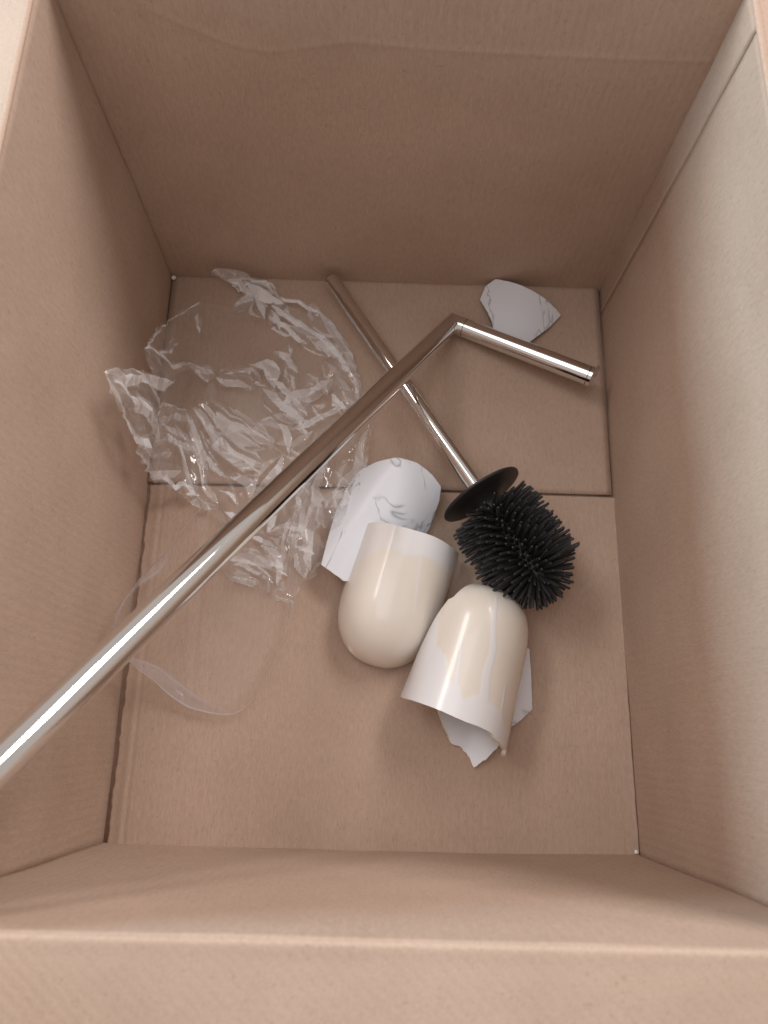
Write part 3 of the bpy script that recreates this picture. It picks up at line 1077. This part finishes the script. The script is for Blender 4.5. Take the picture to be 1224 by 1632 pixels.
def bag_layer(name, outline, step, seed, lift, strokes, amp, puff, mat):
    A = np.array(outline)
    x0, y0 = A.min(0) - .002
    x1, y1 = A.max(0) + .002
    gx, gy = np.meshgrid(np.arange(x0, x1, step), np.arange(y0, y1, step), indexing='ij')
    d = polydist(gx, gy, outline, True)
    ins = inside(gx, gy, outline)
    jag = .0030 * vnoise(gx, gy, seed, .006) + .0016 * vnoise(gx, gy, seed + 1, .0022)
    keep = ins & (d + jag > 0.0006)
    rr = np.random.default_rng(seed + 77)
    hs, cr, wr = np.zeros(gx.shape), np.zeros(gx.shape), np.zeros(gx.shape)
    wx = gx + .0020 * vnoise(gx, gy, seed + 3, .016)
    wy = gy + .0020 * vnoise(gx, gy, seed + 4, .016)
    f3, c3 = facet_field(wx, wy, seed + 30, 1500, math.radians(-35), 2.6, None)
    f5, c5 = facet_field(wx, wy, seed + 50, 5200, math.radians(20), 2.0, None)
    more = []
    for pl, w in strokes:
        if w > .0035:
            sh = rr.normal(0, 2.6 * w, 2)
            sh = sh + np.sign(sh) * .8 * w
            more.append(([(a + sh[0], b + sh[1]) for a, b in pl], w * rr.uniform(.35, .75)))
    for pl, w in strokes + more:
        w = w * 1.75
        bx = np.array(pl)
        sel = np.where((gx > bx[:, 0].min() - 4 * w) & (gx < bx[:, 0].max() + 4 * w) & (gy > bx[:, 1].min() - 4 * w) & (gy < bx[:, 1].max() + 4 * w))
        X, Y = wx[sel], wy[sel]
        best, n, t, L0 = strip_dist(X, Y, pl)
        # width and ridge position change in straight runs along the fold
        kt = np.linspace(-.006, L0 + .006, max(3, int((L0 + .012) / (4.0 * w)) + 2))
        off = np.interp(t, kt, rr.normal(0, .18, len(kt)))
        wid = np.interp(t, kt, rr.uniform(.55, 1.25, len(kt)))
        wid = wid * np.clip(np.minimum(t, L0 - t) / (1.6 * w) + .25, 0, 1)
        u = np.sign(n) * best / (w * wid + 1e-6) + off
        # a fold is two or three flat faces meeting in sharp lines
        flip = rr.choice([-1, 1])
        ku = np.array([-1.5, -.95 + rr.normal(0, .08), rr.uniform(-.35, .25), .95 + rr.normal(0, .08), 1.5])
        kz = np.array([0, rr.uniform(-.15, .2), 1.0, rr.uniform(-.1, .25), 0])
        z = np.interp(u, ku, kz) * np.interp(t, kt, rr.uniform(.5, 1.1, len(kt)))
        hs[sel] = np.maximum(hs[sel], w * .55 * z)
        # one face is painted white as if mirroring the ceiling, broken into panels by slanting cross creases
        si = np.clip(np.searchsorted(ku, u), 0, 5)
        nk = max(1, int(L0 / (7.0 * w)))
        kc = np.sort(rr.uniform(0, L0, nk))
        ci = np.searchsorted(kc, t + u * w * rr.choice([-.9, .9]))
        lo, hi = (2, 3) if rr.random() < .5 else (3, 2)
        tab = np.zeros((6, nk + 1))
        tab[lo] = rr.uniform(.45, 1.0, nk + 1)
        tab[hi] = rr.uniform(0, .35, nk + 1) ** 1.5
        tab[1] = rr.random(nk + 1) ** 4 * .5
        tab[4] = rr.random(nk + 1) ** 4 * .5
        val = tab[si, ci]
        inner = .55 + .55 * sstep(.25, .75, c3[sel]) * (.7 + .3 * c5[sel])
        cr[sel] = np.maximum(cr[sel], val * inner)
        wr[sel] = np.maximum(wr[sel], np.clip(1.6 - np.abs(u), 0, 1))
    f1, c1 = facet_field(wx, wy, seed + 10, 90, math.radians(-40), 1.8, None)
    f2, c2 = facet_field(wx, wy, seed + 20, 420, math.radians(-42), 2.4, None)
    sm = vnoise(gx, gy, seed + 5, .06)
    h = lift + puff * np.clip(d / .03, 0, 1) ** .7 * (1 + .6 * sm)
    h = h + amp * (hs + f1 * .0026 + f2 * .0006 + wr * (f3 * .0014 + f5 * .0005))
    # it rides up over the shard beside it
    ax_, ay_ = (-0.0336, 0.0097)
    h = h + .017 * np.exp(-(((gx - ax_) / .022) ** 2 + ((gy - ay_) / .040) ** 2))
    h = np.maximum(h, .0012)
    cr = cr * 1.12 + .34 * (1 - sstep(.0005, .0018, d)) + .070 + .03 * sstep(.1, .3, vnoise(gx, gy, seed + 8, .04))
    Pn = drape(gx, gy, h)
    num = -np.ones(gx.shape, int)
    num[keep] = np.arange(keep.sum())
    V = Pn[keep]
    q = np.stack([num[:-1, :-1], num[1:, :-1], num[1:, 1:], num[:-1, 1:]], -1).reshape(-1, 4)
    q = q[(q >= 0).all(1)]
    me = mesh(name, V, q)
    at = me.attributes.new('crease', 'FLOAT', 'POINT')  # holds film milkiness plus ceiling reflections painted white
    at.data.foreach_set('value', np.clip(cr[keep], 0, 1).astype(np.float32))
    bm = bmesh.new()
    bm.from_mesh(me)
    bmesh.ops.delete(bm, geom=[v for v in bm.verts if not v.link_faces], context='VERTS')
    bm.to_mesh(me)
    bm.free()
    return link(name, me, mat)


bag = empty('plastic_bag', (-0.115, 0.06, 0.0))
tag(bag, 'crumpled clear plastic bag lying under the steel pole against the left wall', 'plastic bag')
attach(bag_layer('crumpled_film', OUT, .00085, 100, .006, STROKES, 1.0, .007, M_FILM), bag)
LOOP = [(-0.1429, 0.0251), (-0.1589, 0.0176), (-0.1791, -0.0020), (-0.2026, -0.0288), (-0.2594, -0.0632), (-0.2889, -0.0906), (-0.2867, -0.1064), (-0.2627, -0.1194), (-0.2065, -0.1304), (-0.1744, -0.1453), (-0.1477, -0.1547),
        (-0.1217, -0.1590), (-0.1076, -0.1557), (-0.0948, -0.1398), (-0.0834, -0.1165), (-0.0748, -0.0874), (-0.0710, -0.0605), (-0.0880, -0.0472), (-0.1108, -0.0312), (-0.1235, -0.0090)]


def loop_film():
    A = np.array(LOOP)
    # densify and round the outline
    for _ in range(3):
        nx = np.roll(A, -1, 0)
        A = np.stack([A * .75 + nx * .25, A * .25 + nx * .75], 1).reshape(-1, 2)
    c = A.mean(0)
    R, m = 60, len(A)
    V, F, band = [], [], []
    w = 1 - (1 - np.linspace(0, 1, R + 1)[1:]) ** 1.7
    for k in range(R):
        q = c + (A - c) * w[k]
        dist = np.linalg.norm(A - q, axis=1)
        lip_ = .0060 * np.exp(-(dist / .0042) ** 1.4)
        side_ = sstep(-.02, .03, c[0] + .012 - q[:, 0] + .5 * (c[1] - .03 - q[:, 1]))
        bw = .0024 + .0120 * side_
        band.append(.75 * np.exp(-(dist / .0013) ** 2) + .03 + side_ * (.35 * np.exp(-((dist - bw) / .0018) ** 2) + .45 * (1 - sstep(bw - .001, bw + .001, dist))))  # grey rim sheen of the curled edge, painted as pale bands
        base = .0022 + .003 * vnoise(q[:, 0], q[:, 1], 77, .05) + .002
        V.append(drape(q[:, 0], q[:, 1], np.maximum(base, .0012) + lip_))
    V = np.concatenate(V + [drape(c[0:1], c[1:2], np.array([.004]))])
    for k in range(R - 1):
        for j in range(m):
            j2 = (j + 1) % m
            F.append((k * m + j, (k + 1) * m + j, (k + 1) * m + j2, k * m + j2))
    for j in range(m):
        F.append((R * m, j, (j + 1) % m))
    me = mesh('loose_film', V, F)
    at = me.attributes.new('crease', 'FLOAT', 'POINT')
    at.data.foreach_set('value', np.concatenate(band + [np.zeros(1)]).astype(np.float32))
    return link('loose_film', me, M_FILM2)


lf = attach(loop_film(), bag)
lf['label'] = 'smooth rounded sheet of clear film spreading below the pole'

# ---------------------------------------------------------------- tiny white specks added for light leaking through two corners
M_GAP_LIGHT = plain('gap_light_white', (0.85, 0.84, 0.82), 0.8)


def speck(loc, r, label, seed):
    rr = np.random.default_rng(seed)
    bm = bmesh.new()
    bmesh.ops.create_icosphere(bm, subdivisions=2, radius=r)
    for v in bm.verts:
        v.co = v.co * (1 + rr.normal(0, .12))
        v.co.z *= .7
    me = bpy.data.meshes.new('gap_light_speck')
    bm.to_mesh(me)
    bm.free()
    o = link('gap_light_speck', me, M_GAP_LIGHT, smooth=False)
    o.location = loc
    return tag(o, label, 'paper scrap', 'light specks in the corners')  # no paper: added white speck standing in for light leaking through the corner


speck((-HW + .0035, HL - .0045, .0030), .0022, 'tiny white speck added for light leaking in at the rear left bottom corner', 1)
speck((HW - .0030, -HL + .0030, .0022), .0016, 'tiny white speck added for light leaking in at the front right bottom corner', 2)
